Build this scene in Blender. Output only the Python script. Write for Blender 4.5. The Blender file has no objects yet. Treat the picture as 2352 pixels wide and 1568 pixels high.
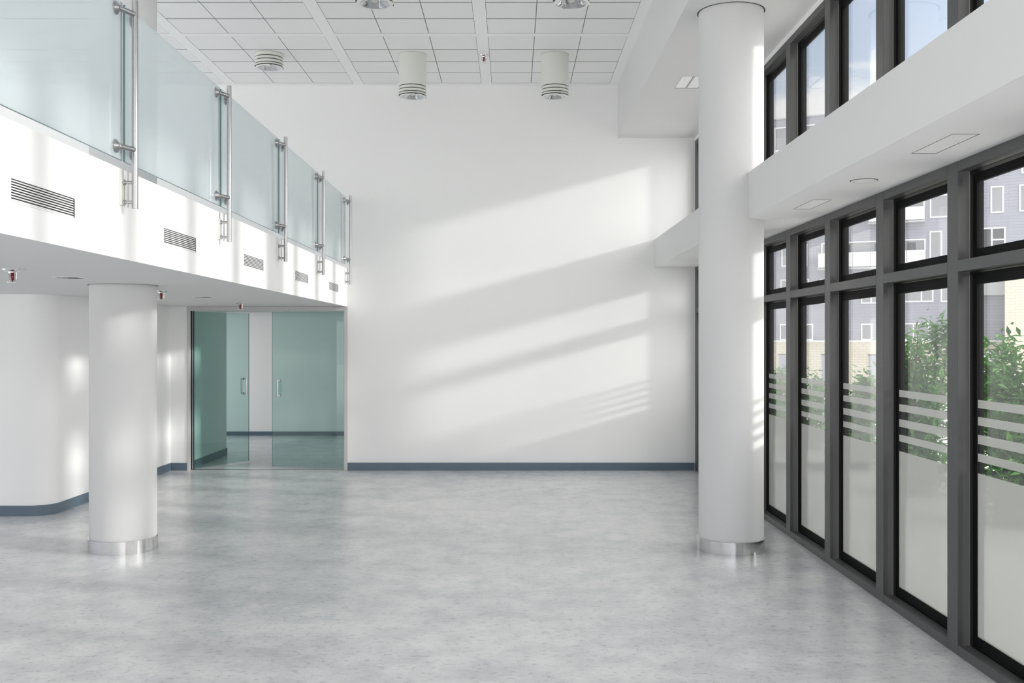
import bpy, math, random
from mathutils import Vector, Matrix
R = random.Random(7)
scene = bpy.context.scene
COL = scene.collection

# ------------------------------------------------------------------ camera
cam_data = bpy.data.cameras.new('camera')
cam_data.sensor_width = 36.0
cam_data.lens = 36.0 * 2373.0 / 2352.0
cam_data.clip_end = 500
cam = bpy.data.objects.new('camera', cam_data)
cam.location = (0.0, 0.0, 1.947)
cam.rotation_euler = (math.pi / 2, 0, 0)
COL.objects.link(cam)
scene.camera = cam

# ------------------------------------------------------------------ colour management
scene.view_settings.view_transform = 'Standard'
scene.view_settings.look = 'None'
scene.view_settings.exposure = -0.34
scene.view_settings.gamma = 1.0
scene.view_settings.use_curve_mapping = False
scene.cycles.max_bounces = 20
scene.cycles.diffuse_bounces = 12
scene.cycles.glossy_bounces = 6
scene.cycles.transmission_bounces = 8
scene.cycles.transparent_max_bounces = 24
scene.cycles.caustics_reflective = False
scene.cycles.caustics_refractive = False
scene.cycles.sample_clamp_indirect = 6.0
scene.cycles.use_denoising = True

# ------------------------------------------------------------------ sky
SKY = 1.12        # strength of the sky away from the sun
SKY_SUN = 6.0    # extra strength around the sun
SKY_TOP = 1.5    # extra strength overhead
SKY_REAR = 0.4   # added sky fill behind the viewer
world = bpy.data.worlds.new('sky')
scene.world = world
world.use_nodes = True
nt = world.node_tree
nt.nodes.clear()
def wn(t, **kw):
    n = nt.nodes.new(t)
    for k, v in kw.items(): setattr(n, k, v)
    return n
wout = wn('ShaderNodeOutputWorld'); wbg = wn('ShaderNodeBackground')
tc = wn('ShaderNodeTexCoord'); sep = wn('ShaderNodeSeparateXYZ')
nt.links.new(tc.outputs['Generated'], sep.inputs[0])
ramp = wn('ShaderNodeValToRGB')
ramp.color_ramp.elements[0].position = 0.0; ramp.color_ramp.elements[0].color = (0.90, 1.0, 1.15, 1)
ramp.color_ramp.elements[1].position = 0.45; ramp.color_ramp.elements[1].color = (0.48, 0.67, 1.0, 1)
nt.links.new(sep.outputs['Z'], ramp.inputs[0])
mp = wn('ShaderNodeMapping'); mp.inputs['Scale'].default_value = (1.4, 1.4, 5.5); mp.inputs['Rotation'].default_value = (0.25, 0.1, 0)
nt.links.new(tc.outputs['Generated'], mp.inputs[0])
nz = wn('ShaderNodeTexNoise'); nz.inputs['Scale'].default_value = 2.2; nz.inputs['Detail'].default_value = 7; nz.inputs['Roughness'].default_value = 0.56
nt.links.new(mp.outputs[0], nz.inputs['Vector'])
def wmath(op, a, b=None):
    n = wn('ShaderNodeMath', operation=op)
    for i, v in enumerate((a, b)):
        if v is None: continue
        if isinstance(v, (int, float)): n.inputs[i].default_value = v
        else: nt.links.new(v, n.inputs[i])
    return n.outputs[0]
# white cumulus bank low over the roofs, thin streaks above it, overcast overhead
low = wmath('MULTIPLY', wmath('SUBTRACT', 0.225, sep.outputs['Z']), 3.6)
hi = wmath('MULTIPLY', wmath('MAXIMUM', wmath('SUBTRACT', sep.outputs['Z'], 0.40), 0.0), 1.3)
cl = wmath('ADD', wmath('ADD', nz.outputs[0], wmath('MAXIMUM', low, -0.16)), hi)
mr = wn('ShaderNodeMapRange'); mr.interpolation_type = 'SMOOTHSTEP'
mr.inputs['From Min'].default_value = 0.43; mr.inputs['From Max'].default_value = 0.55
nt.links.new(cl, mr.inputs['Value'])
mx = wn('ShaderNodeMix', data_type='RGBA')
nt.links.new(mr.outputs[0], mx.inputs['Factor']); nt.links.new(ramp.outputs[0], mx.inputs['A'])
mx.inputs['B'].default_value = (1.42, 1.42, 1.42, 1)
# the sky is brighter around the sun and overhead, as it is on a bright hazy day
vd = wn('ShaderNodeVectorMath', operation='DOT_PRODUCT')
nt.links.new(tc.outputs['Generated'], vd.inputs[0]); vd.inputs[1].default_value = Vector((1.0, -1 / 3.5, 0.14)).normalized()
glow = wmath('POWER', wmath('MAXIMUM', wmath('ADD', wmath('MULTIPLY', vd.outputs['Value'], 0.86), 0.14), 0.0), 2.0)
over = wmath('POWER', wmath('MAXIMUM', wmath('SUBTRACT', sep.outputs['Z'], 0.35), 0.0), 1.0)
mx2 = wn('ShaderNodeMix', data_type='RGBA')
nt.links.new(wmath('MINIMUM', wmath('MULTIPLY', glow, 2.5), 1.0), mx2.inputs['Factor'])
nt.links.new(mx.outputs['Result'], mx2.inputs['A']); mx2.inputs['B'].default_value = (1.0, 0.98, 0.965, 1)
nt.links.new(mx2.outputs['Result'], wbg.inputs['Color'])
rear = wmath('POWER', wmath('MAXIMUM', wmath('MULTIPLY', sep.outputs['Y'], -1.0), 0.0), 1.5)
gain = wmath('ADD', wmath('ADD', wmath('ADD', SKY, wmath('MULTIPLY', rear, SKY_REAR)), wmath('MULTIPLY', glow, SKY_SUN)), wmath('MULTIPLY', over, SKY_TOP))
nt.links.new(gain, wbg.inputs['Strength'])
nt.links.new(wbg.outputs[0], wout.inputs[0])

# ------------------------------------------------------------------ sun
SUN_DIR = Vector((-1.0, 1 / 3.5, -0.273)).normalized()
sun_data = bpy.data.lights.new('sun', 'SUN')
sun_data.energy = 3.15
sun_data.angle = math.radians(3.2)
sun_data.color = (1.0, 0.975, 0.94)
sun = bpy.data.objects.new('sun', sun_data)
sun.rotation_euler = SUN_DIR.to_track_quat('-Z', 'Y').to_euler()
sun.location = (40, -11, 11)
COL.objects.link(sun)

# ------------------------------------------------------------------ materials
def mat(name, color, rough=0.5, metal=0.0, spec=0.5, noise=0.0, nscale=8.0, bump=0.0, bscale=60.0, coat=0.0):
    m = bpy.data.materials.new(name); m.use_nodes = True
    t = m.node_tree; b = t.nodes['Principled BSDF']
    b.inputs['Base Color'].default_value = (*color, 1)
    b.inputs['Roughness'].default_value = rough
    b.inputs['Metallic'].default_value = metal
    b.inputs['Specular IOR Level'].default_value = spec
    b.inputs['Coat Weight'].default_value = coat
    if noise or bump:
        c = t.nodes.new('ShaderNodeTexCoord')
    if noise:
        n = t.nodes.new('ShaderNodeTexNoise'); n.inputs['Scale'].default_value = nscale; n.inputs['Detail'].default_value = 4
        t.links.new(c.outputs['Object'], n.inputs['Vector'])
        x = t.nodes.new('ShaderNodeMix'); x.data_type = 'RGBA'
        x.inputs['A'].default_value = (*[v * (1 - noise) for v in color], 1)
        x.inputs['B'].default_value = (*[min(1, v * (1 + noise)) for v in color], 1)
        t.links.new(n.outputs[0], x.inputs['Factor']); t.links.new(x.outputs['Result'], b.inputs['Base Color'])
    if bump:
        n2 = t.nodes.new('ShaderNodeTexNoise'); n2.inputs['Scale'].default_value = bscale; n2.inputs['Detail'].default_value = 3
        t.links.new(c.outputs['Object'], n2.inputs['Vector'])
        bp = t.nodes.new('ShaderNodeBump'); bp.inputs['Strength'].default_value = bump; bp.inputs['Distance'].default_value = 0.002
        t.links.new(n2.outputs[0], bp.inputs['Height']); t.links.new(bp.outputs[0], b.inputs['Normal'])
    return m

def glass(name, tint, haze=0.0, haze_col=(0.8, 0.85, 0.85), f0=0.04, rough=0.0, power=5):
    """clear sheet: Schlick reflection over a tinted see-through body, optional haze"""
    m = bpy.data.materials.new(name); m.use_nodes = True
    t = m.node_tree; t.nodes.clear()
    out = t.nodes.new('ShaderNodeOutputMaterial')
    lw = t.nodes.new('ShaderNodeLayerWeight'); lw.inputs['Blend'].default_value = 0.5
    pw = t.nodes.new('ShaderNodeMath'); pw.operation = 'POWER'; pw.inputs[1].default_value = power
    t.links.new(lw.outputs['Facing'], pw.inputs[0])
    ma = t.nodes.new('ShaderNodeMath'); ma.operation = 'MULTIPLY_ADD'; ma.inputs[1].default_value = 1 - f0; ma.inputs[2].default_value = f0
    t.links.new(pw.outputs[0], ma.inputs[0])
    tr = t.nodes.new('ShaderNodeBsdfTransparent'); tr.inputs['Color'].default_value = (*tint, 1)
    body = tr.outputs[0]
    if haze:
        d = t.nodes.new('ShaderNodeBsdfDiffuse'); d.inputs['Color'].default_value = (*haze_col, 1)
        tl = t.nodes.new('ShaderNodeBsdfTranslucent'); tl.inputs['Color'].default_value = (*haze_col, 1)
        a = t.nodes.new('ShaderNodeMixShader'); a.inputs[0].default_value = 0.5
        t.links.new(d.outputs[0], a.inputs[1]); t.links.new(tl.outputs[0], a.inputs[2])
        h = t.nodes.new('ShaderNodeMixShader'); h.inputs[0].default_value = haze
        t.links.new(body, h.inputs[1]); t.links.new(a.outputs[0], h.inputs[2])
        body = h.outputs[0]
    g = t.nodes.new('ShaderNodeBsdfGlossy'); g.inputs['Roughness'].default_value = rough
    ms = t.nodes.new('ShaderNodeMixShader')
    t.links.new(ma.outputs[0], ms.inputs[0]); t.links.new(body, ms.inputs[1]); t.links.new(g.outputs[0], ms.inputs[2])
    t.links.new(ms.outputs[0], out.inputs[0])
    return m

M = {}
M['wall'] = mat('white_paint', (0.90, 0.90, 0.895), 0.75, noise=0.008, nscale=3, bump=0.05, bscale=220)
M['pale'] = mat('pale_grey_shade_paint', (0.73, 0.73, 0.728), 0.75, noise=0.008, nscale=3, bump=0.05, bscale=220)  # soffit grey; also puts shade into the slab underside and beam faces
M['column'] = mat('light_grey_column_paint', (0.68, 0.68, 0.68), 0.7, noise=0.008, nscale=3, bump=0.05, bscale=220)
M['ceil_tile'] = mat('ceiling_tile', (0.88, 0.88, 0.88), 0.9, spec=0.2, noise=0.01, nscale=5)
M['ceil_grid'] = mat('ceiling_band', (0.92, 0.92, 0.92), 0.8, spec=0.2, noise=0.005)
M['ceil_gap'] = mat('ceiling_gap', (0.30, 0.30, 0.30), 0.9, spec=0.1, noise=0.01)
M['base'] = mat('slate_blue_skirting', (0.11, 0.155, 0.20), 0.35, noise=0.06, nscale=6)
M['frame'] = mat('anodised_charcoal', (0.074, 0.074, 0.075), 0.42, spec=0.5, noise=0.04, nscale=20)
M['gasket'] = mat('black_sash', (0.003, 0.003, 0.003), 0.6, spec=0.12, noise=0.1)
M['steel'] = mat('brushed_steel', (0.42, 0.42, 0.425), 0.28, 1.0, noise=0.04, nscale=40)
M['foot'] = mat('bright_steel_foot', (0.66, 0.66, 0.66), 0.14, 1.0, noise=0.04, nscale=30)
M['chrome'] = mat('polished_chrome', (0.80, 0.80, 0.80), 0.10, 1.0, noise=0.02, nscale=30)
M['mirror'] = mat('lamp_mirror', (0.62, 0.62, 0.63), 0.08, 1.0, noise=0.25, nscale=24, bump=0.4, bscale=30)
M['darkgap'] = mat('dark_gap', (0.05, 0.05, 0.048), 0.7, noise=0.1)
M['enamel'] = mat('off_white_enamel', (0.74, 0.75, 0.70), 0.4, noise=0.01)
M['red'] = mat('red_bulb', (0.25, 0.002, 0.006), 0.15, noise=0.05)
M['white_metal'] = mat('white_metal', (0.84, 0.84, 0.84), 0.4, noise=0.005)
M['panel'] = mat('dim_lit_panel', (0.84, 0.84, 0.84), 0.4, noise=0.005)
M['panel'].node_tree.nodes['Principled BSDF'].inputs['Emission Color'].default_value = (1, 1, 1, 1)
M['panel'].node_tree.nodes['Principled BSDF'].inputs['Emission Strength'].default_value = 0.12
M['doorframe'] = mat('pale_grey_frame', (0.58, 0.58, 0.58), 0.4, noise=0.02)
M['rubber'] = mat('black_rubber', (0.008, 0.008, 0.008), 0.6, noise=0.1)
M['glass'] = glass('window_glass', (0.985, 0.99, 0.987), f0=0.06, power=4)
M['door_glass'] = glass('teal_door_glass', (0.77, 0.885, 0.865), f0=0.05)
M['balu_glass'] = glass('pale_cyan_balustrade_glass', (0.91, 0.96, 0.97), haze=0.47, haze_col=(0.86, 0.905, 0.92), f0=0.04)
M['glass_edge'] = mat('green_glass_edge', (0.08, 0.19, 0.19), 0.2, noise=0.05)
M['film'] = glass('frosted_film', (0.97, 0.98, 0.97), haze=0.62, haze_col=(0.36, 0.365, 0.355), f0=0.02, rough=0.05)

def concrete():
    m = bpy.data.materials.new('polished_concrete'); m.use_nodes = True
    t = m.node_tree; b = t.nodes['Principled BSDF']
    c = t.nodes.new('ShaderNodeTexCoord')
    def noise(scale, detail, rough, st=(1, 1, 1)):
        mpn = t.nodes.new('ShaderNodeMapping'); mpn.inputs['Scale'].default_value = st
        t.links.new(c.outputs['Object'], mpn.inputs[0])
        n = t.nodes.new('ShaderNodeTexNoise'); n.inputs['Scale'].default_value = scale
        n.inputs['Detail'].default_value = detail; n.inputs['Roughness'].default_value = rough
        t.links.new(mpn.outputs[0], n.inputs['Vector']); return n.outputs[0]
    def rmp(v, p0, c0, p1, c1):
        r = t.nodes.new('ShaderNodeValToRGB')
        r.color_ramp.elements[0].position = p0; r.color_ramp.elements[0].color = (*c0, 1)
        r.color_ramp.elements[1].position = p1; r.color_ramp.elements[1].color = (*c1, 1)
        t.links.new(v, r.inputs[0]); return r.outputs[0]
    def mul(a, bb, f=1.0):
        x = t.nodes.new('ShaderNodeMix'); x.data_type = 'RGBA'; x.blend_type = 'MULTIPLY'
        x.inputs['Factor'].default_value = f
        t.links.new(a, x.inputs['A']); t.links.new(bb, x.inputs['B']); return x.outputs['Result']
    big = rmp(noise(0.55, 5, 0.6), 0.30, (0.62, 0.625, 0.64), 0.66, (0.75, 0.75, 0.745))
    mid = rmp(noise(3.2, 8, 0.68), 0.34, (0.78, 0.79, 0.815), 0.60, (1, 1, 1))
    fine = rmp(noise(16, 6, 0.72, (1, 1.5, 1)), 0.37, (0.58, 0.58, 0.59), 0.46, (1, 1, 1))
    pits = rmp(noise(70, 2, 0.6), 0.29, (0.34, 0.34, 0.35), 0.37, (1, 1, 1))
    col = mul(mul(mul(big, mid), fine, 0.6), pits, 0.3)
    t.links.new(col, b.inputs['Base Color'])
    rr = t.nodes.new('ShaderNodeMapRange'); rr.inputs['From Min'].default_value = 0.3; rr.inputs['From Max'].default_value = 0.7; rr.inputs['To Min'].default_value = 0.205; rr.inputs['To Max'].default_value = 0.27
    t.links.new(noise(2.3, 6, 0.65), rr.inputs['Value']); t.links.new(rr.outputs[0], b.inputs['Roughness'])
    b.inputs['Specular IOR Level'].default_value = 0.55
    bp = t.nodes.new('ShaderNodeBump'); bp.inputs['Strength'].default_value = 0.06; bp.inputs['Distance'].default_value = 0.004
    t.links.new(noise(28, 4, 0.6), bp.inputs['Height']); t.links.new(bp.outputs[0], b.inputs['Normal'])
    return m
M['floor'] = concrete()

def brickmat(name, c1, c2, mortar, bw, bh, ms=0.012, rough=0.85):
    m = bpy.data.materials.new(name); m.use_nodes = True
    t = m.node_tree; b = t.nodes['Principled BSDF']; b.inputs['Roughness'].default_value = rough
    c = t.nodes.new('ShaderNodeTexCoord'); s = t.nodes.new('ShaderNodeSeparateXYZ'); cb = t.nodes.new('ShaderNodeCombineXYZ')
    t.links.new(c.outputs['Object'], s.inputs[0])
    ad = t.nodes.new('ShaderNodeMath'); ad.operation = 'ADD'
    t.links.new(s.outputs['X'], ad.inputs[0]); t.links.new(s.outputs['Y'], ad.inputs[1])
    t.links.new(ad.outputs[0], cb.inputs['X']); t.links.new(s.outputs['Z'], cb.inputs['Y'])
    br = t.nodes.new('ShaderNodeTexBrick')
    br.inputs['Color1'].default_value = (*c1, 1); br.inputs['Color2'].default_value = (*c2, 1); br.inputs['Mortar'].default_value = (*mortar, 1)
    br.inputs['Scale'].default_value = 1.0; br.inputs['Brick Width'].default_value = bw; br.inputs['Row Height'].default_value = bh
    br.inputs['Mortar Size'].default_value = ms
    t.links.new(cb.outputs[0], br.inputs['Vector']); t.links.new(br.outputs['Color'], b.inputs['Base Color'])
    return m
M['cladding'] = brickmat('grey_mauve_cladding', (0.38, 0.38, 0.43), (0.36, 0.36, 0.41), (0.28, 0.28, 0.32), 2.4, 0.17, 0.012)
M['beige'] = brickmat('beige_brick', (0.74, 0.68, 0.55), (0.70, 0.64, 0.51), (0.56, 0.51, 0.41), 0.44, 0.15, 0.018)
M['bframe'] = mat('white_window_frame', (0.85, 0.85, 0.86), 0.5, noise=0.01)
M['bpane'] = mat('grey_window_pane', (0.33, 0.33, 0.345), 0.12, spec=0.6, noise=0.25, nscale=0.6)
M['bdark'] = mat('dark_window_pane', (0.10, 0.10, 0.11), 0.12, spec=0.6, noise=0.25, nscale=0.8)
M['bal_white'] = mat('white_balcony_panel', (0.86, 0.86, 0.86), 0.35, noise=0.02)
M['bslab'] = mat('grey_concrete_band', (0.50, 0.50, 0.51), 0.8, noise=0.04)
M['bdoor'] = mat('lilac_grey_door', (0.36, 0.36, 0.42), 0.5, noise=0.04)
M['paving'] = mat('pale_paving', (0.68, 0.68, 0.67), 0.85, noise=0.12, nscale=1.5)  # lightened to bounce daylight onto the beam underside
M['forecourt'] = mat('pale_bounce_stone', (0.80, 0.79, 0.77), 0.8, noise=0.06, nscale=1.2)  # whitened to throw daylight up to the ceiling and upper wall
M['soil'] = mat('pale_bounce_gravel', (0.58, 0.57, 0.54), 0.95, noise=0.3, nscale=30)  # gravel in place of soil, paled to bounce light under the beam
M['bark'] = mat('brown_stem', (0.10, 0.07, 0.04), 0.8, noise=0.2)

def leafmat():
    m = bpy.data.materials.new('green_leaf'); m.use_nodes = True
    t = m.node_tree; t.nodes.clear(); out = t.nodes.new('ShaderNodeOutputMaterial')
    c = t.nodes.new('ShaderNodeTexCoord'); n = t.nodes.new('ShaderNodeTexNoise'); n.inputs['Scale'].default_value = 5; n.inputs['Detail'].default_value = 3
    t.links.new(c.outputs['Object'], n.inputs['Vector'])
    r = t.nodes.new('ShaderNodeValToRGB')
    r.color_ramp.elements[0].position = 0.35; r.color_ramp.elements[0].color = (0.020, 0.10, 0.012, 1)
    r.color_ramp.elements[1].position = 0.65; r.color_ramp.elements[1].color = (0.10, 0.30, 0.04, 1)
    t.links.new(n.outputs[0], r.inputs[0])
    p = t.nodes.new('ShaderNodeBsdfPrincipled'); p.inputs['Roughness'].default_value = 0.4
    tl = t.nodes.new('ShaderNodeBsdfTranslucent'); mm = t.nodes.new('ShaderNodeMixShader'); mm.inputs[0].default_value = 0.3
    t.links.new(r.outputs[0], p.inputs['Base Color']); t.links.new(r.outputs[0], tl.inputs['Color'])
    t.links.new(p.outputs[0], mm.inputs[1]); t.links.new(tl.outputs[0], mm.inputs[2]); t.links.new(mm.outputs[0], out.inputs[0])
    return m
M['leaf'] = leafmat()

# ------------------------------------------------------------------ mesh builder
class MB:
    def __init__(s): s.v = []; s.f = []; s.sm = []; s.mi = []; s.cur = 0
    def face(s, idx, smooth=False): s.f.append(tuple(idx)); s.sm.append(smooth); s.mi.append(s.cur)
    def box(s, x0, x1, y0, y1, z0, z1):
        b = len(s.v)
        s.v += [(x0,y0,z0),(x1,y0,z0),(x1,y1,z0),(x0,y1,z0),(x0,y0,z1),(x1,y0,z1),(x1,y1,z1),(x0,y1,z1)]
        for q in ((0,3,2,1),(4,5,6,7),(0,1,5,4),(1,2,6,5),(2,3,7,6),(3,0,4,7)): s.face([b+i for i in q])
        return s
    def lathe(s, prof, c=(0,0), seg=40, caps=True):
        """prof: list of (r, z) from bottom to top; sharp corners by repeating points"""
        b = len(s.v); n = len(prof)
        for r, z in prof:
            for k in range(seg):
                a = 2*math.pi*k/seg; s.v.append((c[0]+r*math.cos(a), c[1]+r*math.sin(a), z))
        for i in range(n-1):
            if prof[i] == prof[i+1]: continue
            for k in range(seg):
                k2 = (k+1) % seg
                s.face((b+i*seg+k, b+i*seg+k2, b+(i+1)*seg+k2, b+(i+1)*seg+k), True)
        if caps:
            s.face([b+k for k in range(seg)][::-1]); s.face([b+(n-1)*seg+k for k in range(seg)])
        return s
    def tube(s, p0, p1, r0, r1=None, seg=16, caps=True):
        r1 = r0 if r1 is None else r1
        p0 = Vector(p0); p1 = Vector(p1); d = (p1-p0).normalized()
        a = d.orthogonal().normalized(); c = d.cross(a); b = len(s.v)
        for p, r in ((p0, r0), (p1, r1)):
            for k in range(seg):
                t = 2*math.pi*k/seg; s.v.append(tuple(p + a*(r*math.cos(t)) + c*(r*math.sin(t))))
        for k in range(seg):
            k2 = (k+1) % seg; s.face((b+k, b+k2, b+seg+k2, b+seg+k), True)
        if caps:
            # capped with own vertices so that shading stays crisp
            e = len(s.v); s.v += s.v[b:b+2*seg]
            s.face([e+k for k in range(seg)][::-1]); s.face([e+seg+k for k in range(seg)])
        return s
    def ring(s, x, w_in, w_out, y0, y1, z0, z1): pass
    def build(s, name, material, parent=None, bevel=0.0, sharp=True):
        me = bpy.data.meshes.new(name); me.from_pydata(s.v, [], s.f)
        mats = material if isinstance(material, (list, tuple)) else [material]
        for m in mats: me.materials.append(m)
        me.polygons.foreach_set('use_smooth', s.sm); me.polygons.foreach_set('material_index', s.mi)
        me.update()
        if sharp and any(s.sm):
            try: me.set_sharp_from_angle(angle=math.radians(35))
            except Exception: pass
        o = bpy.data.objects.new(name, me); COL.objects.link(o)
        if parent is not None: o.parent = parent
        if bevel:
            bv = o.modifiers.new('bevel', 'BEVEL'); bv.width = bevel; bv.segments = 2; bv.limit_method = 'ANGLE'
        return o
def B(*a): return MB().box(*a)

def tag(o, label, cat, group=None, kind=None):
    o['label'] = label; o['category'] = cat
    if group: o['group'] = group
    if kind: o['kind'] = kind
    return o
def thing(name, label, cat, loc=(0,0,0), rz=0.0, group=None, kind=None):
    o = bpy.data.objects.new(name, None); o.empty_display_size = 0.1
    o.location = loc; o.rotation_euler = (0, 0, rz); COL.objects.link(o)
    return tag(o, label, cat, group, kind)
def kids(o, pool): return [c for c in pool if c.parent == o]
def dup(root, pool, loc, label, rz=None):
    r = root.copy(); COL.objects.link(r); r.location = loc; r['label'] = label
    if rz is not None: r.rotation_euler = (0, 0, rz)
    for ch in kids(root, pool):
        c = ch.copy(); COL.objects.link(c); c.parent = r
        for g in kids(ch, pool):
            d = g.copy(); COL.objects.link(d); d.parent = c
    return r
def S(o, label, cat): return tag(o, label, cat, kind='structure')

# ------------------------------------------------------------------ room shell
YB = 15.61      # back wall plane
YR = -2.5       # where the hall opens behind the viewer
XW = 2.765      # inner face of the glazing
XF = -2.487     # mezzanine edge
ZC = 5.815      # tiled ceiling
ZS = 5.025      # soffit over the glazing
SB, ST = 2.474, 3.046   # mezzanine slab underside / top

S(B(-9, 2.95, YR, 21.6, -0.15, 0.0).build('floor', M['floor']), 'mottled polished grey concrete floor of the hall', 'floor')

# back wall with the doorway (opening X -4.91..-2.483, to z 2.473)
w = MB()
w.box(-9, -4.91, YB, YB+0.15, 0, SB); w.box(XF+0.004, 2.95, YB, YB+0.15, 0, SB)
w.box(-9, 2.95, YB, YB+0.15, SB, 6.0)
S(w.build('wall_back', M['wall']), 'tall white back wall of the hall crossed by slanting sunlight', 'wall')

# left wall under the mezzanine with the rounded corner
def wall_path():
    pts = [(-9.0, 11.53), (-5.41, 11.53)]
    for k in range(1, 13):
        a = math.radians(90*k/12); pts.append((-5.41+0.25*math.sin(a), 11.78-0.25*math.cos(a)))
    pts.append((-5.16, YB)); return pts
def extrude_path(pts, off, z0, z1):
    mb = MB(); n = len(pts); P = [Vector(p) for p in pts]; N = []
    for i in range(n):
        d = (P[min(i+1, n-1)] - P[max(i-1, 0)]).normalized(); N.append(Vector((d.y, -d.x)))
    b = 0
    for p, nn in zip(P, N):
        q = p + nn*off
        mb.v += [(p.x, p.y, z0), (p.x, p.y, z1), (q.x, q.y, z0), (q.x, q.y, z1)]
    for i in range(n-1):
        a, c = 4*i, 4*i+4
        mb.face((a+2, c+2, c+3, a+3), True); mb.face((a, a+1, c+1, c), True)
        mb.face((a+1, a+3, c+3, c+1)); mb.face((a, c, c+2, a+2))
    mb.face((0, 2, 3, 1)); e = 4*(n-1); mb.face((e, e+1, e+3, e+2))
    return mb
S(extrude_path(wall_path(), -0.15, 0, SB).build('wall_left', M['wall']), 'white wall with a rounded corner under the mezzanine, behind the mezzanine column', 'wall')
S(extrude_path([(x, y) for x, y in wall_path()[:-1]] + [(-5.16, YB-0.013)], 0.012, 0, 0.115).build('baseboard_left', M['base']), 'slate blue skirting following the rounded white wall', 'skirting')
S(B(-5.147, -4.912, YB-0.012, YB, 0, 0.115).build('baseboard_door_side', M['base']), 'short slate blue skirting between the rounded wall and the glass door', 'skirting')
S(B(XF+0.004, XW-0.01, YB-0.012, YB, 0, 0.118).build('baseboard_back', M['base']), 'long slate blue skirting along the foot of the back wall', 'skirting')

# corridor behind the glass door
w = MB(); w.box(-5.06, -4.91, YB+0.15, 17.77, 0, 2.6); w.box(-9, -5.06, 17.62, 17.77, 0, 2.6)
S(w.build('wall_corridor_left', M['wall']), 'white corridor wall seen through the opened left glass leaf', 'wall')
S(B(-9, -1.85, 21.39, 21.54, 0, 2.6).build('wall_corridor_back', M['wall']), 'white far wall of the corridor behind the glass door', 'wall')
S(B(-2.0, -1.85, YB+0.15, 21.39, 0, 2.6).build('wall_corridor_right', M['wall']), 'white right-hand wall of the corridor behind the closed glass leaf', 'wall')
S(B(-9, -1.85, YB+0.15, 21.54, 2.45, 2.6).build('ceiling_corridor', M['wall']), 'low white corridor ceiling behind the glass door', 'ceiling')
S(B(-9, -2.0, 21.378, 21.39, 0, 0.085).build('baseboard_corridor_back', M['base']), 'slate blue skirting on the far corridor wall seen through the glass door', 'skirting')
w = MB(); w.box(-4.91, -4.898, YB+0.15, 17.782, 0, 0.115); w.box(-9, -4.91, 17.77, 17.782, 0, 0.115)
S(w.build('baseboard_corridor_left', M['base']), 'slate blue skirting on the near corridor wall behind the opened glass leaf', 'skirting')
S(B(-2.012, -2.0, YB+0.15, 21.378, 0, 0.115).build('baseboard_corridor_right', M['base']), 'slate blue skirting on the right-hand corridor wall', 'skirting')

# mezzanine slab
sl = B(-9, XF, YR, YB, SB, ST); sl.mi[0] = 1  # underside gets the greyer paint, its shade put into the colour
S(sl.build('floor_mezzanine', [M['wall'], M['pale']]), 'thick white mezzanine slab with a sunlit edge and an underside greyed for shade', 'mezzanine')

# tiled ceiling: backing, bands and tiles in one shell
c = MB()
c.cur = 2; c.box(-9, 1.594, YR, YB, ZC+0.007, 6.0)
PX = 1.9245; T = 0.5925
bands_x = [(1.468 - PX*k, 1.468 - PX*k + 0.15) for k in range(0, 6)]
yl = []
y = 15.49
while y > YR:
    yl.append(y); y -= (4*0.5945 + 0.12)
c.cur = 1
for i, (a, b) in enumerate(bands_x):
    c.box(max(a, -9), min(b, 1.594), YR, YB, ZC, ZC+0.02)
for y in yl:
    for i in range(5):
        c.box(max(bands_x[i+1][1], -9), bands_x[i][0], max(y, YR), y+0.12, ZC, ZC+0.02)
c.cur = 0
g = 0.009
for y in yl:
    for r in range(4):
        y1 = y - r*0.5945; y0 = y1 - 0.5945
        if y0 < YR: continue
        for i in range(5):
            xa = bands_x[i+1][1]; xb = bands_x[i][0]; tw = (xb-xa)/3
            for k in range(3):
                x0 = xa + k*tw; x1 = x0 + tw
                if x0 < -9: continue
                c.box(x0+0.0055, x1-0.0055, y0+0.017, y1-0.017, ZC+0.003, ZC+0.02)
S(c.build('ceiling', [M['ceil_tile'], M['ceil_grid'], M['ceil_gap']]), 'white tiled ceiling with square panels between broad bands', 'ceiling')
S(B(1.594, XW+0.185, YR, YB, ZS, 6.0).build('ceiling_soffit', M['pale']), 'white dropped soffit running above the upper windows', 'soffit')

# beam between the two window storeys
bm_ = B(2.15, XW, YR, YB, 3.067, 3.485); bm_.mi = [1, 0, 0, 0, 0, 0]  # greyer faces and whiter underside: light balance put into the colours
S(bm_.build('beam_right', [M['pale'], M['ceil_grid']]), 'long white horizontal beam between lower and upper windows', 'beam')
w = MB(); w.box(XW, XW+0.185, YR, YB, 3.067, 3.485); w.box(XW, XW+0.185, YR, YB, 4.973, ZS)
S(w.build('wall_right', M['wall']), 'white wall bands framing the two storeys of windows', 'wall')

# ------------------------------------------------------------------ columns
def column(name, x, y, z0, z1, label, base=True):
    t = thing(name, label, 'column', (x, y, z0), kind='structure')
    h = z1 - z0
    MB().lathe([(0.30, 0.0), (0.30, h-0.002)], seg=96).build('shaft', M['column'], t)
    MB().lathe([(0.312, h-0.002), (0.312, h)], seg=96).build('shadow_gap', M['darkgap'], t)
    if base:
        p = [(0.301, 0.0), (0.311, 0.0), (0.311, 0.0), (0.311, 0.120), (0.311, 0.120), (0.301, 0.122)]
        o = MB().lathe(p, seg=96, caps=False).build('base_ring', M['foot'], t); o['label'] = 'brushed steel base ring'
    return t
column('column', 2.05, 9.67, 0, ZS, 'tall white round column with a steel foot, beside the windows')
column('column', -3.65, 9.70, 0, SB, 'white round column with a steel foot, holding up the mezzanine')
column('column', -3.65, 9.70, ST, ZC, 'white round column standing on the mezzanine behind the glass', base=False)

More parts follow.
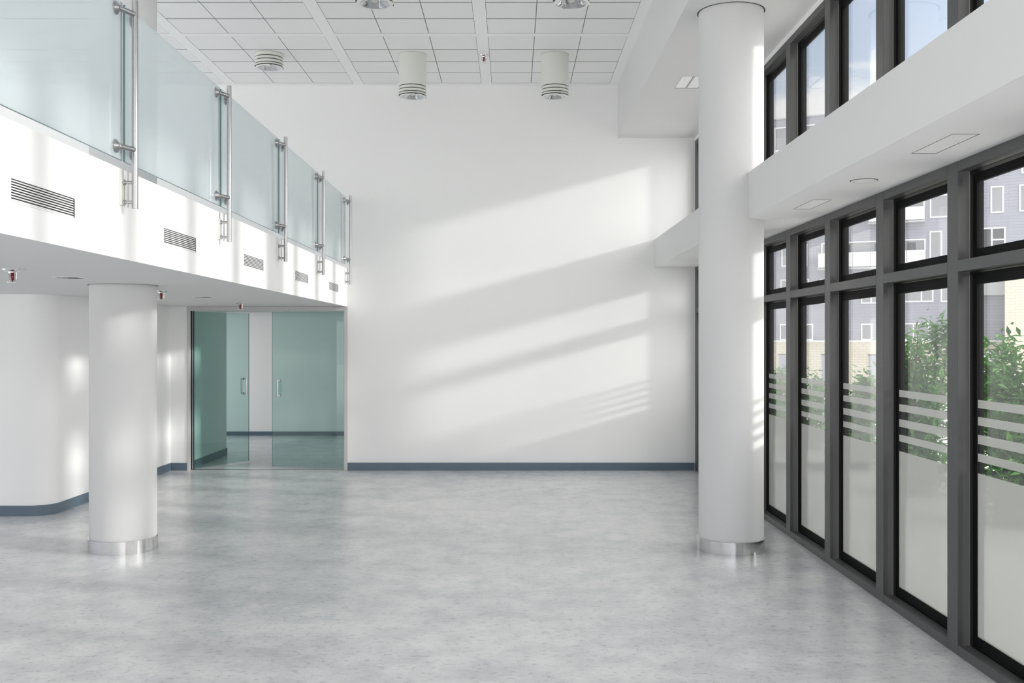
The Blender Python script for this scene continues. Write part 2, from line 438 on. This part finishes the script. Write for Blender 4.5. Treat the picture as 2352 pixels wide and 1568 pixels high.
# ------------------------------------------------------------------ window wall
M0 = 15.49; MS = 1.286; NB = 14
def edges(k):
    yc = M0 - MS*k
    return (15.46, YB-0.002) if k == 0 else (yc-0.0775, yc+0.0775)
ORD = ['', 'second ', 'third ', 'fourth ', 'fifth ', 'sixth ', 'seventh ', 'eighth ', 'ninth ', 'tenth ', 'eleventh ', 'twelfth ', 'thirteenth ', 'fourteenth ']
X0, X1 = XW, XW+0.078
def sash_ring(mb, y0, y1, z0, z1, wv=0.055, wh=0.07, xa=2.850, xb=2.874):
    mb.box(xa, xb, y0, y0+wv, z0, z1); mb.box(xa, xb, y1-wv, y1, z0, z1)
    mb.box(xa, xb, y0+wv, y1-wv, z0, z0+wh); mb.box(xa, xb, y0+wv, y1-wv, z1-wh, z1)
def pane(y0, y1, z0, z1): return B(2.858, 2.866, y0+0.055, y1-0.055, z0+0.07, z1-0.07)
wi = 0
for k in range(NB):
    fa, fb = edges(k); na, nb_ = edges(k+1)
    ya, yb = nb_, fa                # clear opening
    gp = 0.022
    sa, sb = ya+gp, yb-gp
    for upper in (False, True):
        wi += 1
        lab = ('upper' if upper else 'tall lower') + ' black-framed window, ' + ORD[k] + ('nearest the back wall' if k == 0 else 'from the back wall')
        t = thing('window_%d' % wi, lab, 'window', (0, 0, 0), kind='structure')
        z0, z1 = (3.486, 4.972) if upper else (0.0, 3.066)
        B(X0, X1, fa, fb, z0, z1).build('mullion', M['frame'], t, 0.003)
        o = MB(); xo = X1 + 0.085
        o.box(X1, xo, fa, fb, z0, z1); o.box(X1, xo, ya, yb, z1-0.064, z1); o.box(X1, xo, ya, yb, z0, z0+0.064)
        if not upper: o.box(X1, xo, ya, yb, 2.379, 2.450)
        o.build('outer_frame', M['gasket'], t)
        if k == NB-1: B(X0, X1, na, nb_, z0, z1).build('mullion', M['frame'], t, 0.003)
        B(X0, X1, ya, yb, z1-0.064, z1).build('head_rail', M['frame'], t, 0.003)
        B(X0, X1, ya, yb, z0, z0+0.064).build('sill_rail', M['frame'], t, 0.003)
        if upper:
            s = MB(); sash_ring(s, sa, sb, z0+0.064+gp, z1-0.064-gp); s.build('sash', M['gasket'], t)
            pane(sa, sb, z0+0.064+gp, z1-0.064-gp).build('glass_pane', M['glass'], t)
        else:
            B(X0, X1, ya, yb, 2.379, 2.450).build('transom', M['frame'], t, 0.003)
            s = MB(); sash_ring(s, sa, sb, 2.450+0.01, z1-0.064-gp, wh=0.055); s.build('sash', M['gasket'], t)
            B(2.858, 2.866, sa+0.055, sb-0.055, 2.515, z1-0.064-gp-0.055).build('glass_pane', M['glass'], t)
            s = MB(); sash_ring(s, sa, sb, 0.064+0.005, 2.379-0.01, wh=0.07); s.build('sash', M['gasket'], t)
            B(2.858, 2.866, sa+0.055, sb-0.055, 0.139, 2.299).build('glass_pane', M['glass'], t)
            f = MB()
            for za, zb in ((0.139, 1.14), (1.212, 1.262), (1.320, 1.376), (1.434, 1.486), (1.540, 1.590)):
                f.box(2.8545, 2.8575, sa+0.0555, sb-0.0555, za, zb)
            o = f.build('frosted_film', M['film'], t); o['label'] = 'frosted film with four stripes above it'

# ------------------------------------------------------------------ glass double door
t = thing('door_1', 'teal glass double door under the mezzanine, left leaf standing open', 'door', (0, 0, 0), kind='structure')
f = MB(); DL, DR, DT = -4.909, -2.484, 2.472
f.box(DL, DL+0.048, YB-0.012, YB+0.162, 0, DT); f.box(DR-0.052, DR, YB-0.012, YB+0.162, 0, DT)
f.box(DL+0.048, DR-0.052, YB-0.012, YB+0.162, DT-0.062, DT)
f.build('door_frame', M['doorframe'], t, 0.004)
B(DL+0.048, DR-0.052, YB+0.02, YB+0.13, 0.0, 0.006).build('threshold', M['steel'], t)
s = MB(); s.box(DL+0.050, DL+0.062, YB+0.03, YB+0.055, 0.006, DT-0.064); s.box(DL+0.070, DL+0.078, YB+0.075, YB+0.10, 0.006, DT-0.064)
s.build('seal', M['rubber'], t)
LW = 1.165
def leaf(hx, hy, ang, name):
    # leaf runs along +x from its hinge in leaf space
    o = B(0.008, LW, -0.005, 0.005, 0.014, 2.403).build(name, M['door_glass'], t)
    o.location = (hx, hy, 0); o.rotation_euler = (0, 0, ang)
    e = MB(); e.box(LW-0.0005, LW+0.0012, -0.005, 0.005, 0.014, 2.403); e.build('edge', M['glass_edge'], o)
    hd = MB(); hx_ = LW-0.11; z0, z1 = 1.10, 1.36
    for sgn in (-1, 1):
        yb = sgn*0.055
        hd.tube((hx_, yb, z0), (hx_, yb, z1), 0.011, seg=16)
        for z in (z0+0.012, z1-0.012):
            hd.tube((hx_, sgn*0.005, z), (hx_, yb, z), 0.009, seg=14)
            hd.tube((hx_, sgn*0.005, z), (hx_, sgn*0.011, z), 0.020, seg=20)
    hd.build('handle', M['chrome'], o)
    h = MB()
    for z in (0.014, 2.33): h.box(0.0, 0.14, -0.012, 0.012, z, z+0.07 if z < 1 else z+0.072)
    return o
leaf(-4.845, 15.725, math.radians(60.0), 'glass_leaf')
leaf(-2.555, 15.725, math.radians(180-11.0), 'glass_leaf')

# ------------------------------------------------------------------ pendant lamps
def lamp_parts(t, length):
    # local origin at the ceiling; head 0.13 high at the bottom
    zb = -length; r = 0.184; top = 0.0
    g = 0.006
    prof = [(r-0.012, zb+0.014)]
    body = MB()
    p = []
    z = zb+0.022
    rings = [zb+0.046, zb+0.090, zb+0.134]
    cur = z
    for zr in rings:
        p += [(r, cur), (r, cur), (r, zr-g), (r, zr-g), (r-0.014, zr-g), (r-0.014, zr-g), (r-0.014, zr+g), (r-0.014, zr+g), (r, zr+g)]
        cur = zr+g
    p += [(r, cur), (r, top-0.008), (r, top-0.008), (r+0.006, top-0.008), (r+0.006, top-0.008), (r+0.006, top)]
    p = [(r-0.030, z)] + p
    body.lathe(p, seg=64, caps=False).build('housing', M['enamel'], t)
    gr = MB()
    for zr in rings: gr.lathe([(r-0.0135, zr-g), (r-0.0135, zr-g+0.001), (r-0.0135, zr+g-0.001), (r-0.0135, zr+g)], seg=64, caps=False)
    gr.lathe([(r-0.010, zb+0.004), (r-0.010, zb+0.022)], seg=64, caps=False)
    o = gr.build('cooling_groove', M['darkgap'], t)
    rim = MB().lathe([(r-0.034, zb+0.0035), (r-0.034, zb), (r-0.034, zb), (r-0.006, zb), (r-0.006, zb), (r-0.002, zb+0.006), (r-0.006, zb+0.010), (r-0.02, zb+0.010)], seg=64, caps=False).build('rim', M['white_metal'], t)
    for k in range(4):
        cl = MB()
        a = math.radians(20+90*k)
        cl.tube(((r-0.004)*math.cos(a), (r-0.004)*math.sin(a), zb+0.002), ((r-0.004)*math.cos(a), (r-0.004)*math.sin(a), zb+0.02), 0.010, seg=10)
        cl.build('clip', M['darkgap'], t)
    rf = MB().lathe([(r-0.034, zb+0.002), (r-0.040, zb+0.006), (r-0.046, zb+0.004), (r-0.052, zb+0.008), (0.115, zb+0.030), (0.085, zb+0.052), (0.05, zb+0.066), (0.001, zb+0.070)], seg=64, caps=False)
    bl = MB().lathe([(0.001, zb+0.018), (0.022, zb+0.022), (0.034, zb+0.034), (0.036, zb+0.050), (0.028, zb+0.0665)], seg=32, caps=False)
    bl.build('bulb', M['enamel'], t)
    o = rf.build('reflector', M['mirror'], t); o['label'] = 'mirrored reflector bowl'
t1 = thing('pendant_lamp', 'long off-white cylinder lamp hanging between the short ribbed lamp and the ceiling sprinkler', 'ceiling lamp', (-1.345, 13.97, ZC), group='cylinder lamps under the tiled ceiling')
lamp_parts(t1, 0.565)
bpy.context.view_layer.update(); pool = list(COL.objects)
dup(t1, pool, (0.58, 13.97, ZC), 'long off-white cylinder lamp hanging between the ceiling sprinkler and the dropped soffit')
dup(t1, pool, (-1.345, 10.12, ZC), 'cylinder lamp cut by the picture top, closer to the mezzanine glass')
dup(t1, pool, (0.58, 10.12, ZC), 'cylinder lamp cut by the picture top, closer to the dropped soffit')
t2 = thing('pendant_lamp', 'short ribbed ceiling lamp set close to the tiles beside the mezzanine glass', 'ceiling lamp', (-3.275, 13.93, ZC), group='cylinder lamps under the tiled ceiling')
lamp_parts(t2, 0.185)

# ------------------------------------------------------------------ sprinklers
def sprinkler_parts(t, h):
    MB().lathe([(0.030, -0.016), (0.056, -0.006), (0.058, 0.0)], seg=32).build('escutcheon', M['chrome'], t)
    fr = MB()
    for sx in (-1, 1):
        fr.tube((sx*0.022, 0, -0.012), (sx*0.020, 0, -h+0.016), 0.0045, seg=10)
        fr.tube((sx*0.020, 0, -h+0.018), (0, 0, -h+0.006), 0.0045, seg=10)
    fr.lathe([(0.024, -0.022), (0.026, -0.012)], seg=20)
    fr.build('yoke', M['chrome'], t)
    o = MB().lathe([(0.002, -h+0.010), (0.009, -h+0.020), (0.0105, -h+0.032), (0.0105, -0.026), (0.008, -0.016)], seg=16).build('bulb', M['red'], t); o['label'] = 'red glass bulb'
    MB().lathe([(0.032, -h), (0.033, -h+0.003), (0.008, -h+0.009)], seg=24).build('deflector', M['chrome'], t)
SG = 'chrome sprinklers with red bulbs'
s1 = thing('sprinkler', 'largest-looking chrome sprinkler with a red bulb, under the mezzanine nearest the viewer', 'sprinkler', (-3.64, 7.53, SB), group=SG)
sprinkler_parts(s1, 0.078); s1.scale = (1.2, 1.2, 1.25)
bpy.context.view_layer.update(); pool = list(COL.objects)
dup(s1, pool, (-3.63, 10.69, SB), 'chrome sprinkler with a red bulb between the mezzanine column and the glass door')
dup(s1, pool, (-3.655, 13.90, SB), 'chrome sprinkler with a red bulb above the glass door')
dup(s1, pool, (-0.380, 13.97, ZC), 'chrome sprinkler with a red bulb on the tiled ceiling between two lamps')

# ------------------------------------------------------------------ recessed lights under the mezzanine
def downlight(t):
    f = MB(); r = 0.105
    f.box(-r, r, -r, -r+0.012, -0.005, 0); f.box(-r, r, r-0.012, r, -0.005, 0)
    f.box(-r, -r+0.012, -r+0.012, r-0.012, -0.005, 0); f.box(r-0.012, r, -r+0.012, r-0.012, -0.005, 0)
    f.build('trim', M['white_metal'], t)
    B(-r+0.012, r-0.012, -r+0.012, r-0.012, -0.0046, 0).build('aperture', M['rubber'], t)['label'] = 'black aperture'
    MB().lathe([(0.030, -0.0062), (0.036, -0.0046)], c=(-0.05, 0), seg=28).build('reflector', M['steel'], t)
DG = 'square recessed lights under the mezzanine'
d1 = thing('recessed_downlight', 'flat square recessed light under the mezzanine, between the nearest sprinkler and the column', 'downlight', (-3.64, 8.51, SB), group=DG)
downlight(d1)
bpy.context.view_layer.update(); pool = list(COL.objects)
dup(d1, pool, (-3.66, 12.26, SB), 'flat square recessed light under the mezzanine, between column and glass door')

# ------------------------------------------------------------------ panel lights
def panel(t, x0=0.0, wx=0.136, ly=0.554):
    B(x0-wx/2-0.003, x0+wx/2+0.009, -ly/2-0.004, ly/2+0.022, -0.001, 0).build('frame', M['darkgap'], t)  # dark plate, wider at far and right, paints in the shadow gap
    B(x0-wx/2, x0+wx/2, -ly/2, ly/2, -0.002, -0.001).build('diffuser', M['panel'], t)
p1 = thing('panel_light', 'slim white panel light in the beam underside, nearer the viewer', 'panel light', (2.45, 5.86, 3.067), group='panel lights in the beam underside')
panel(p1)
bpy.context.view_layer.update(); pool = list(COL.objects)
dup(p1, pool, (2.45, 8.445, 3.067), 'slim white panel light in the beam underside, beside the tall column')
p3 = thing('panel_light', 'twin white panel light in the upper soffit, half behind the tall column', 'panel light', (2.115, 12.27, ZS))
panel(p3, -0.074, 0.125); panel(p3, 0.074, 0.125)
# unseen light panel added to brighten the side corridor
M['lit'] = bpy.data.materials.new('fill_diffuser'); M['lit'].use_nodes = True
M['lit'].node_tree.nodes['Principled BSDF'].inputs['Emission Color'].default_value = (1, 0.98, 0.95, 1)
M['lit'].node_tree.nodes['Principled BSDF'].inputs['Emission Strength'].default_value = 4.0
for px_, py_, l_ in ((-6.6, 19.6, 'unseen light panel added to brighten the side corridor behind the glass door'),):
    cp = thing('panel_light', l_, 'panel light', (px_, py_, 2.4495))
    B(-0.62, 0.62, -0.62, 0.62, -0.03, 0).build('housing', M['white_metal'], cp)
    B(-0.60, 0.60, -0.60, 0.60, -0.034, -0.03).build('diffuser', M['lit'], cp)
sp = thing('ceiling_speaker', 'round white ceiling disc in the beam underside between two panel lights', 'ceiling speaker', (2.45, 7.19, 3.067))
MB().lathe([(0.082, -0.010), (0.087, -0.006), (0.087, 0.0)], seg=48).build('bezel', M['white_metal'], sp)
MB().lathe([(0.052, -0.018), (0.058, -0.015), (0.058, -0.010)], seg=40).build('cone_cover', M['white_metal'], sp)
MB().lathe([(0.093, -0.0025), (0.093, -0.0005)], seg=48).build('shadow_gap', M['darkgap'], sp)

# ------------------------------------------------------------------ air vents in the mezzanine edge
def vent(t, L=0.765, H=0.124):
    # local x out of the wall, y along it
    f = MB(); e = 0.008
    f.box(0, 0.004, -L/2, L/2, H-e, H); f.box(0, 0.004, -L/2, L/2, 0, e)
    f.box(0, 0.004, -L/2, -L/2+e, e, H-e); f.box(0, 0.004, L/2-e, L/2, e, H-e)
    f.build('frame', M['white_metal'], t)
    B(0.0003, 0.0012, -L/2+e, L/2-e, e, H-e).build('backing', M['rubber'], t)['label'] = 'dark duct behind the slats'
    s = MB(); n = 8; pitch = (H-2*e)/n
    for k in range(n):
        z = e + k*pitch + 0.0012
        b = len(s.v); y0, y1 = -L/2+e, L/2-e-0.018
        s.v += [(0.0012,y0,z),(0.0032,y0,z),(0.0032,y0,z+pitch*0.46),(0.0012,y0,z+pitch*0.50),(0.0012,y1,z),(0.0032,y1,z),(0.0032,y1,z+pitch*0.46),(0.0012,y1,z+pitch*0.50)]
        for q in ((0,1,2,3),(7,6,5,4),(1,5,6,2),(3,2,6,7),(0,4,5,1),(0,3,7,4)): s.face([b+i for i in q])
    s.build('slats', M['white_metal'], t)
VP = [5.496, 7.745, 9.945, 12.215, 14.41]
VLAB = ['largest-looking white slatted air vent in the mezzanine front, nearest the viewer',
        'white slatted air vent in the mezzanine front between the two nearest balustrade posts',
        'white slatted air vent in the mezzanine front, middle one of five',
        'white slatted air vent in the mezzanine front, second from the back wall',
        'smallest white slatted air vent in the mezzanine front, next to the back wall']
v1 = thing('air_vent', VLAB[0], 'air vent', (XF, VP[0], 2.641), group='slatted vents in the mezzanine front')
vent(v1)
bpy.context.view_layer.update(); pool = list(COL.objects)
for y, l in zip(VP[1:], VLAB[1:]): dup(v1, pool, (XF, y, 2.641), l)

# ------------------------------------------------------------------ balustrade
XP, XG = -2.40, -2.478
PY = [4.386, 6.576, 8.766, 10.955, 13.15, 15.345]
def post(t):
    # origin on the slab edge at the post; local x out into the hall
    px = XP - XF
    MB().tube((px, 0, 2.792), (px, 0, 4.115), 0.0195, seg=20).build('upright', M['steel'], t)
    B(0.0, 0.014, -0.032, 0.032, 2.812, 2.985).build('wall_plate', M['enamel'], t, 0.002)
    for z in (2.832, 2.958):
        s = MB()
        s.tube((0.014, 0, z), (px, 0, z), 0.011, seg=14); s.tube((0.012, 0, z), (0.026, 0, z), 0.017, seg=16)
        s.build('spacer', M['steel'], t)
    MB().tube((px-0.045, 0.0, 2.800), (px-0.045, 0.0, 3.035), 0.006, seg=10).build('tie_rod', M['steel'], t)
    for z in (3.165, 4.026):
        for sy in (-1, 1):
            gx = XG - XF + 0.0065
            a = MB(); p0 = Vector((px, 0, z)); p1 = Vector((gx+0.019, sy*0.140, z))
            a.tube(p0, p1, 0.0175, seg=16)
            o = a.build('clamp_arm', M['steel'], t)
            c = MB(); c.tube((gx, sy*0.140, z), (gx+0.008, sy*0.140, z), 0.042, seg=28)
            c.tube((gx+0.008, sy*0.140, z), (gx+0.030, sy*0.140, z), 0.034, 0.019, seg=28)
            c.build('clamp_disc', M['steel'], o)
PL = ['steel balustrade post beyond the near end of the mezzanine',
      'tallest-looking steel balustrade post, running out of the picture top before a grey column',
      'steel balustrade post whose tip meets the tiled ceiling edge',
      'steel balustrade post, third from the back wall',
      'steel balustrade post, second from the back wall',
      'smallest steel balustrade post at the back wall end of the mezzanine']
b1 = thing('balustrade_post', PL[0], 'balustrade post', (XF, PY[0], 0), group='steel posts along the mezzanine front')
post(b1)
bpy.context.view_layer.update(); pool = list(COL.objects)
for y, l in zip(PY[1:], PL[1:]): dup(b1, pool, (XF, y, 0), l)
GL = ['largest-looking blue-tinted balustrade panel, nearest the viewer',
      'blue-tinted balustrade panel starting at the post before the grey upper column',
      'blue-tinted balustrade panel in the middle of the mezzanine front',
      'blue-tinted balustrade panel, second from the back wall',
      'smallest blue-tinted balustrade panel, next to the back wall']
def gpanel(y0, y1, label, i):
    o = B(-0.006, 0.006, -(y1-y0)/2, (y1-y0)/2, 0, 1.0).build('glass_panel', M['balu_glass'])
    return o
for i in range(5):
    y0 = PY[i]+0.022; y1 = PY[i+1]-0.022
    o = B(-0.006, 0.006, -(y1-y0)/2, (y1-y0)/2, 0.0, 1.0).build('glass_panel', M['balu_glass'])
    o.location = (XG, (y0+y1)/2, 3.095)
    tag(o, GL[i], 'glass panel', 'glass panels of the balustrade')
    e = MB(); L = (y1-y0)/2
    e.box(-0.006, 0.006, -L-0.0012, -L, 0, 1.0); e.box(-0.006, 0.006, L, L+0.0012, 0, 1.0); e.box(-0.006, 0.006, -L, L, -0.0012, 0)
    e.build('edge', M['glass_edge'], o)

# ------------------------------------------------------------------ outside: ground
gm = MB()
prof = [(2.95, -0.03), (4.6, -0.03), (7.6, -0.06), (10.5, -1.2), (90, -1.2)]
for x, z in prof: gm.v += [(x, -45, z), (x, 110, z)]
for i in range(len(prof)-1): gm.face((2*i, 2*i+2, 2*i+3, 2*i+1))
gm.mi = [0, 1, 0, 2]
S(gm.build('ground_outside', [M['paving'], M['soil'], M['forecourt']]), 'paving and gravel planting strip outside the windows, paled to bounce daylight in', 'ground')

S(B(-60, 2.95, -45, YR, -0.10, -0.01).box(-60, -9.2, YR, 60, -0.10, -0.01).build('ground_forecourt', M['forecourt']), 'unseen pale forecourt added to bounce daylight into the hall', 'ground')  # out of view, added as bounce ground for the hall

# ------------------------------------------------------------------ outside: shrubs
def shrub(x, y, h, w, n, label, seed):
    rr = random.Random(seed)
    t = thing('shrub', label, 'shrub', (x, y, -0.05), group='leafy shrubs along the windows')
    st = MB(); tips = []
    for k in range(9):
        a = rr.uniform(0, 6.28); rad = rr.uniform(0.25, 0.9)*w; hh = h*rr.uniform(0.55, 0.97)
        p = [Vector((0.08*math.cos(a), 0.08*math.sin(a), 0)), Vector((rad*0.5*math.cos(a), rad*0.5*math.sin(a), hh*0.55)), Vector((rad*0.8*math.cos(a+0.3), rad*0.8*math.sin(a+0.3), hh))]
        for i in range(2): st.tube(p[i], p[i+1], 0.016-0.005*i, 0.010-0.005*i, seg=6)
        tips.append(p)
    st.build('stems', M['bark'], t)
    lf = MB()
    for i in range(n):
        # leaf sprays gathered around points of the stems
        p = rr.choice(tips); u = rr.random()**0.8
        base = p[0].lerp(p[1], u*2) if u < 0.5 else p[1].lerp(p[2], u*2-1)
        spread = w*(0.16+0.34*math.sin(math.pi*min(1, 0.25+u*0.75)))
        c = base + Vector((rr.gauss(0, spread*0.6), rr.gauss(0, spread*0.6), rr.gauss(0, 0.10)))
        if c.z < 0.03 or c.z > h*1.06: continue
        d = Vector((rr.uniform(-1, 1), rr.uniform(-1, 1), rr.uniform(-0.5, 0.7))).normalized()
        L = rr.uniform(0.07, 0.15); W = L*rr.uniform(0.16, 0.26)
        s = d.cross(Vector((rr.uniform(-0.4, 0.4), rr.uniform(-0.4, 0.4), 1))).normalized()*W
        up = s.cross(d).normalized()*W*0.35
        b = len(lf.v)
        m = c + d*L*0.5 - up*0.4
        lf.v += [tuple(c), tuple(c + d*L*0.4 + s + up), tuple(c + d*L), tuple(c + d*L*0.4 - s + up), tuple(m)]
        lf.face((b, b+4, b+1)); lf.face((b+1, b+4, b+2)); lf.face((b, b+3, b+4)); lf.face((b+3, b+2, b+4))
    lf.build('foliage', M['leaf'], t, sharp=False)
    return t
shrub(5.45, 11.2, 2.15, 0.75, 7000, 'bushy green shrub outside, in front of the beige brick stair block', 3)
shrub(5.35, 13.5, 2.35, 0.62, 6000, 'tallest airy green shrub outside the windows', 5)
shrub(5.5, 16.3, 1.62, 0.55, 3600, 'low green shrub outside, next to the tallest airy shrub', 9)
shrub(5.5, 19.2, 1.55, 0.6, 3200, 'low green shrub outside, second from the tall round column', 12)
shrub(5.6, 22.0, 1.45, 0.6, 2600, 'low green shrub outside, seen closest to the tall round column', 15)

# ------------------------------------------------------------------ outside: apartment building
BLD = thing('apartment_building', 'grey mauve apartment block with white-framed windows and a beige brick ground floor', 'building', (20.834, 60.0, 0), math.atan2(-1, 1.93))
B(-18, 20, 0, 11, 1.99, 15.34).build('wall', M['cladding'], BLD)
B(-18, 20, 0, 11, -1.25, 1.93).build('brick_base', M['beige'], BLD)
B(-18, 20, -0.06, 0.02, 1.93, 2.02).build('coping', M['bframe'], BLD)
B(-18, 20, -0.05, 11, 15.34, 15.42).build('roof_edge', M['bslab'], BLD)
FW = 0.075
def bwindow(s0, s1, z0, z1, mull=(), bar=None, dark=()):
    f = MB(); yo = -0.05
    f.box(s0, s1, yo, 0.0, z1-FW, z1); f.box(s0, s1, yo, 0.0, z0, z0+FW)
    f.box(s0, s0+FW, yo, 0.0, z0+FW, z1-FW); f.box(s1-FW, s1, yo, 0.0, z0+FW, z1-FW)
    for m in mull: f.box(s0+(s1-s0)*m-FW/2, s0+(s1-s0)*m+FW/2, yo, 0.0, z0+FW, z1-FW)
    if bar: f.box(s0+(s1-s0)*bar[0], s0+(s1-s0)*bar[1], yo, 0.0, z0+(z1-z0)*bar[2]-FW/2, z0+(z1-z0)*bar[2]+FW/2)
    o = f.build('window', M['bframe'], BLD)
    p = B(s0+0.02, s1-0.02, -0.025, -0.004, z0+0.02, z1-0.02).build('pane', M['bdark'] if dark else M['bpane'], o)
    return o
bwindow(-5.14, -3.60, 6.44, 7.76, (0.28,), (0.28, 1, 0.72))
bwindow(-5.20, -3.50, 4.18, 5.68, (0.5,))
bwindow(-2.89, -1.25, 4.17, 5.64, (0.6,))
bwindow(-0.54, 1.08, 4.15, 5.58, (0.35,))
bwindow(1.72, 3.39, 4.19, 5.52, (0.62,))
bwindow(3.77, 4.66, 4.17, 5.46)
bwindow(-5.24, -3.27, 2.02, 3.00, (0.4,))
bwindow(-2.33, -1.35, 2.02, 3.00)
bwindow(-0.54, 0.09, 2.02, 2.99)
bwindow(1.08, 3.16, 2.02, 3.00, (0.3, 0.6))
bwindow(3.20, 4.77, 8.94, 10.23, (0.6,))
bwindow(3.18, 3.84, 6.54, 8.19)
bwindow(6.32, 6.98, 9.03, 10.51)
bwindow(7.74, 8.40, 9.04, 10.51)
bwindow(5.55, 7.07, 6.54, 8.24, (0.55,), (0.55, 1, 0.6), dark=(1,))
bwindow(5.90, 6.97, 11.21, 12.54)
bwindow(7.85, 8.90, 11.12, 12.43)
bwindow(0.4, 1.9, 11.15, 12.5, (0.5,)); bwindow(2.9, 4.5, 11.15, 12.5, (0.5,)); bwindow(0.4, 1.9, 13.2, 14.6); bwindow(5.9, 7.0, 13.4, 14.8)
bwindow(-5.14, -3.6, 8.9, 10.3, (0.3,)); bwindow(-2.2, -0.9, 8.9, 10.3)
for s in (-16.5, -13.5, -10.5, -8.0, 10.5, 13.5, 16.5):
    for z in (4.2, 6.5, 8.9, 11.2, 13.3): bwindow(s, s+1.5, z, z+1.4, (0.5,))
def balcony(s0, s1, zb, zt, zr, panels=4):
    # loggia opening with white frame, white front panels and a slab
    f = MB(); yo = -0.08
    f.box(s0, s1, yo, 0, zt-FW, zt); f.box(s0, s0+FW, yo, 0, zb, zt-FW); f.box(s1-FW, s1, yo, 0, zb, zt-FW)
    o = f.build('balcony', M['bframe'], BLD)
    B(s0+FW, s1-FW, -0.03, -0.004, zb, zt-FW).build('pane', M['bpane'], o)
    d = MB()
    for k in range(int((s1-s0)/0.9)):
        if k % 2: d.box(s0+0.3+k*0.9, s0+0.75+k*0.9, -0.04, -0.031, zb, zt-FW-0.1)
    d.build('door', M['bdark'], o)
    sl = B(s0-0.15, s1+0.02, -0.55, 0, zb-0.10, zb).build('slab', M['bslab'], o)
    pn = MB(); n = panels; wd = (s1-s0+0.1)/n
    for k in range(n): pn.box(s0-0.1+k*wd+0.012, s0-0.1+(k+1)*wd-0.012, -0.55, -0.53, zb+0.04, zr)
    pn.box(s0-0.1, s0-0.08, -0.53, 0, zb+0.04, zr); pn.box(s1-0.02, s1, -0.53, 0, zb+0.04, zr)
    pn.build('front_panel', M['bal_white'], o)
    return o
balcony(-2.79, 2.98, 6.25, 7.78, 7.12, 6)
balcony(0.07, 2.93, 8.80, 10.19, 9.57, 3)
balcony(-5.56, -2.38, 12.10, 14.86, 13.42, 3)
B(5.33, 7.6, -0.45, 0, 4.50, 5.40).build('canopy_band', M['bslab'], BLD)
for a, b in ((-5.30, -3.90), (-2.76, -1.27), (-0.10, 1.20)):
    o = B(a, b, -0.03, 0.0, -1.15, 1.14).build('doorway', M['bdoor'], BLD)
    B(a-0.05, b+0.05, -0.04, 0.0, 1.14, 1.19).build('lintel', M['darkgap'], o)
ANX = thing('brick_annex', 'beige brick stair block standing in front of the grey apartment building', 'building', (20.834, 60.0, 0), math.atan2(-1, 1.93))
B(7.13, 13.0, -3.0, -0.6, -1.2, 5.95).build('wall', M['beige'], ANX)
B(7.08, 13.05, -3.05, -0.55, 5.95, 6.05).build('coping', M['bframe'], ANX)
for z in (2.6, 4.1): B(8.35, 9.4, -3.05, -3.0, z, z+1.0).build('window', M['bpane'], ANX)
lw = B(4.9, 7.1, -2.6, -2.3, -1.2, 1.36).build('garden_wall', M['bslab']); lw.location = BLD.location; lw.rotation_euler = BLD.rotation_euler
tag(lw, 'low pale wall beside the beige brick stair block', 'garden wall')
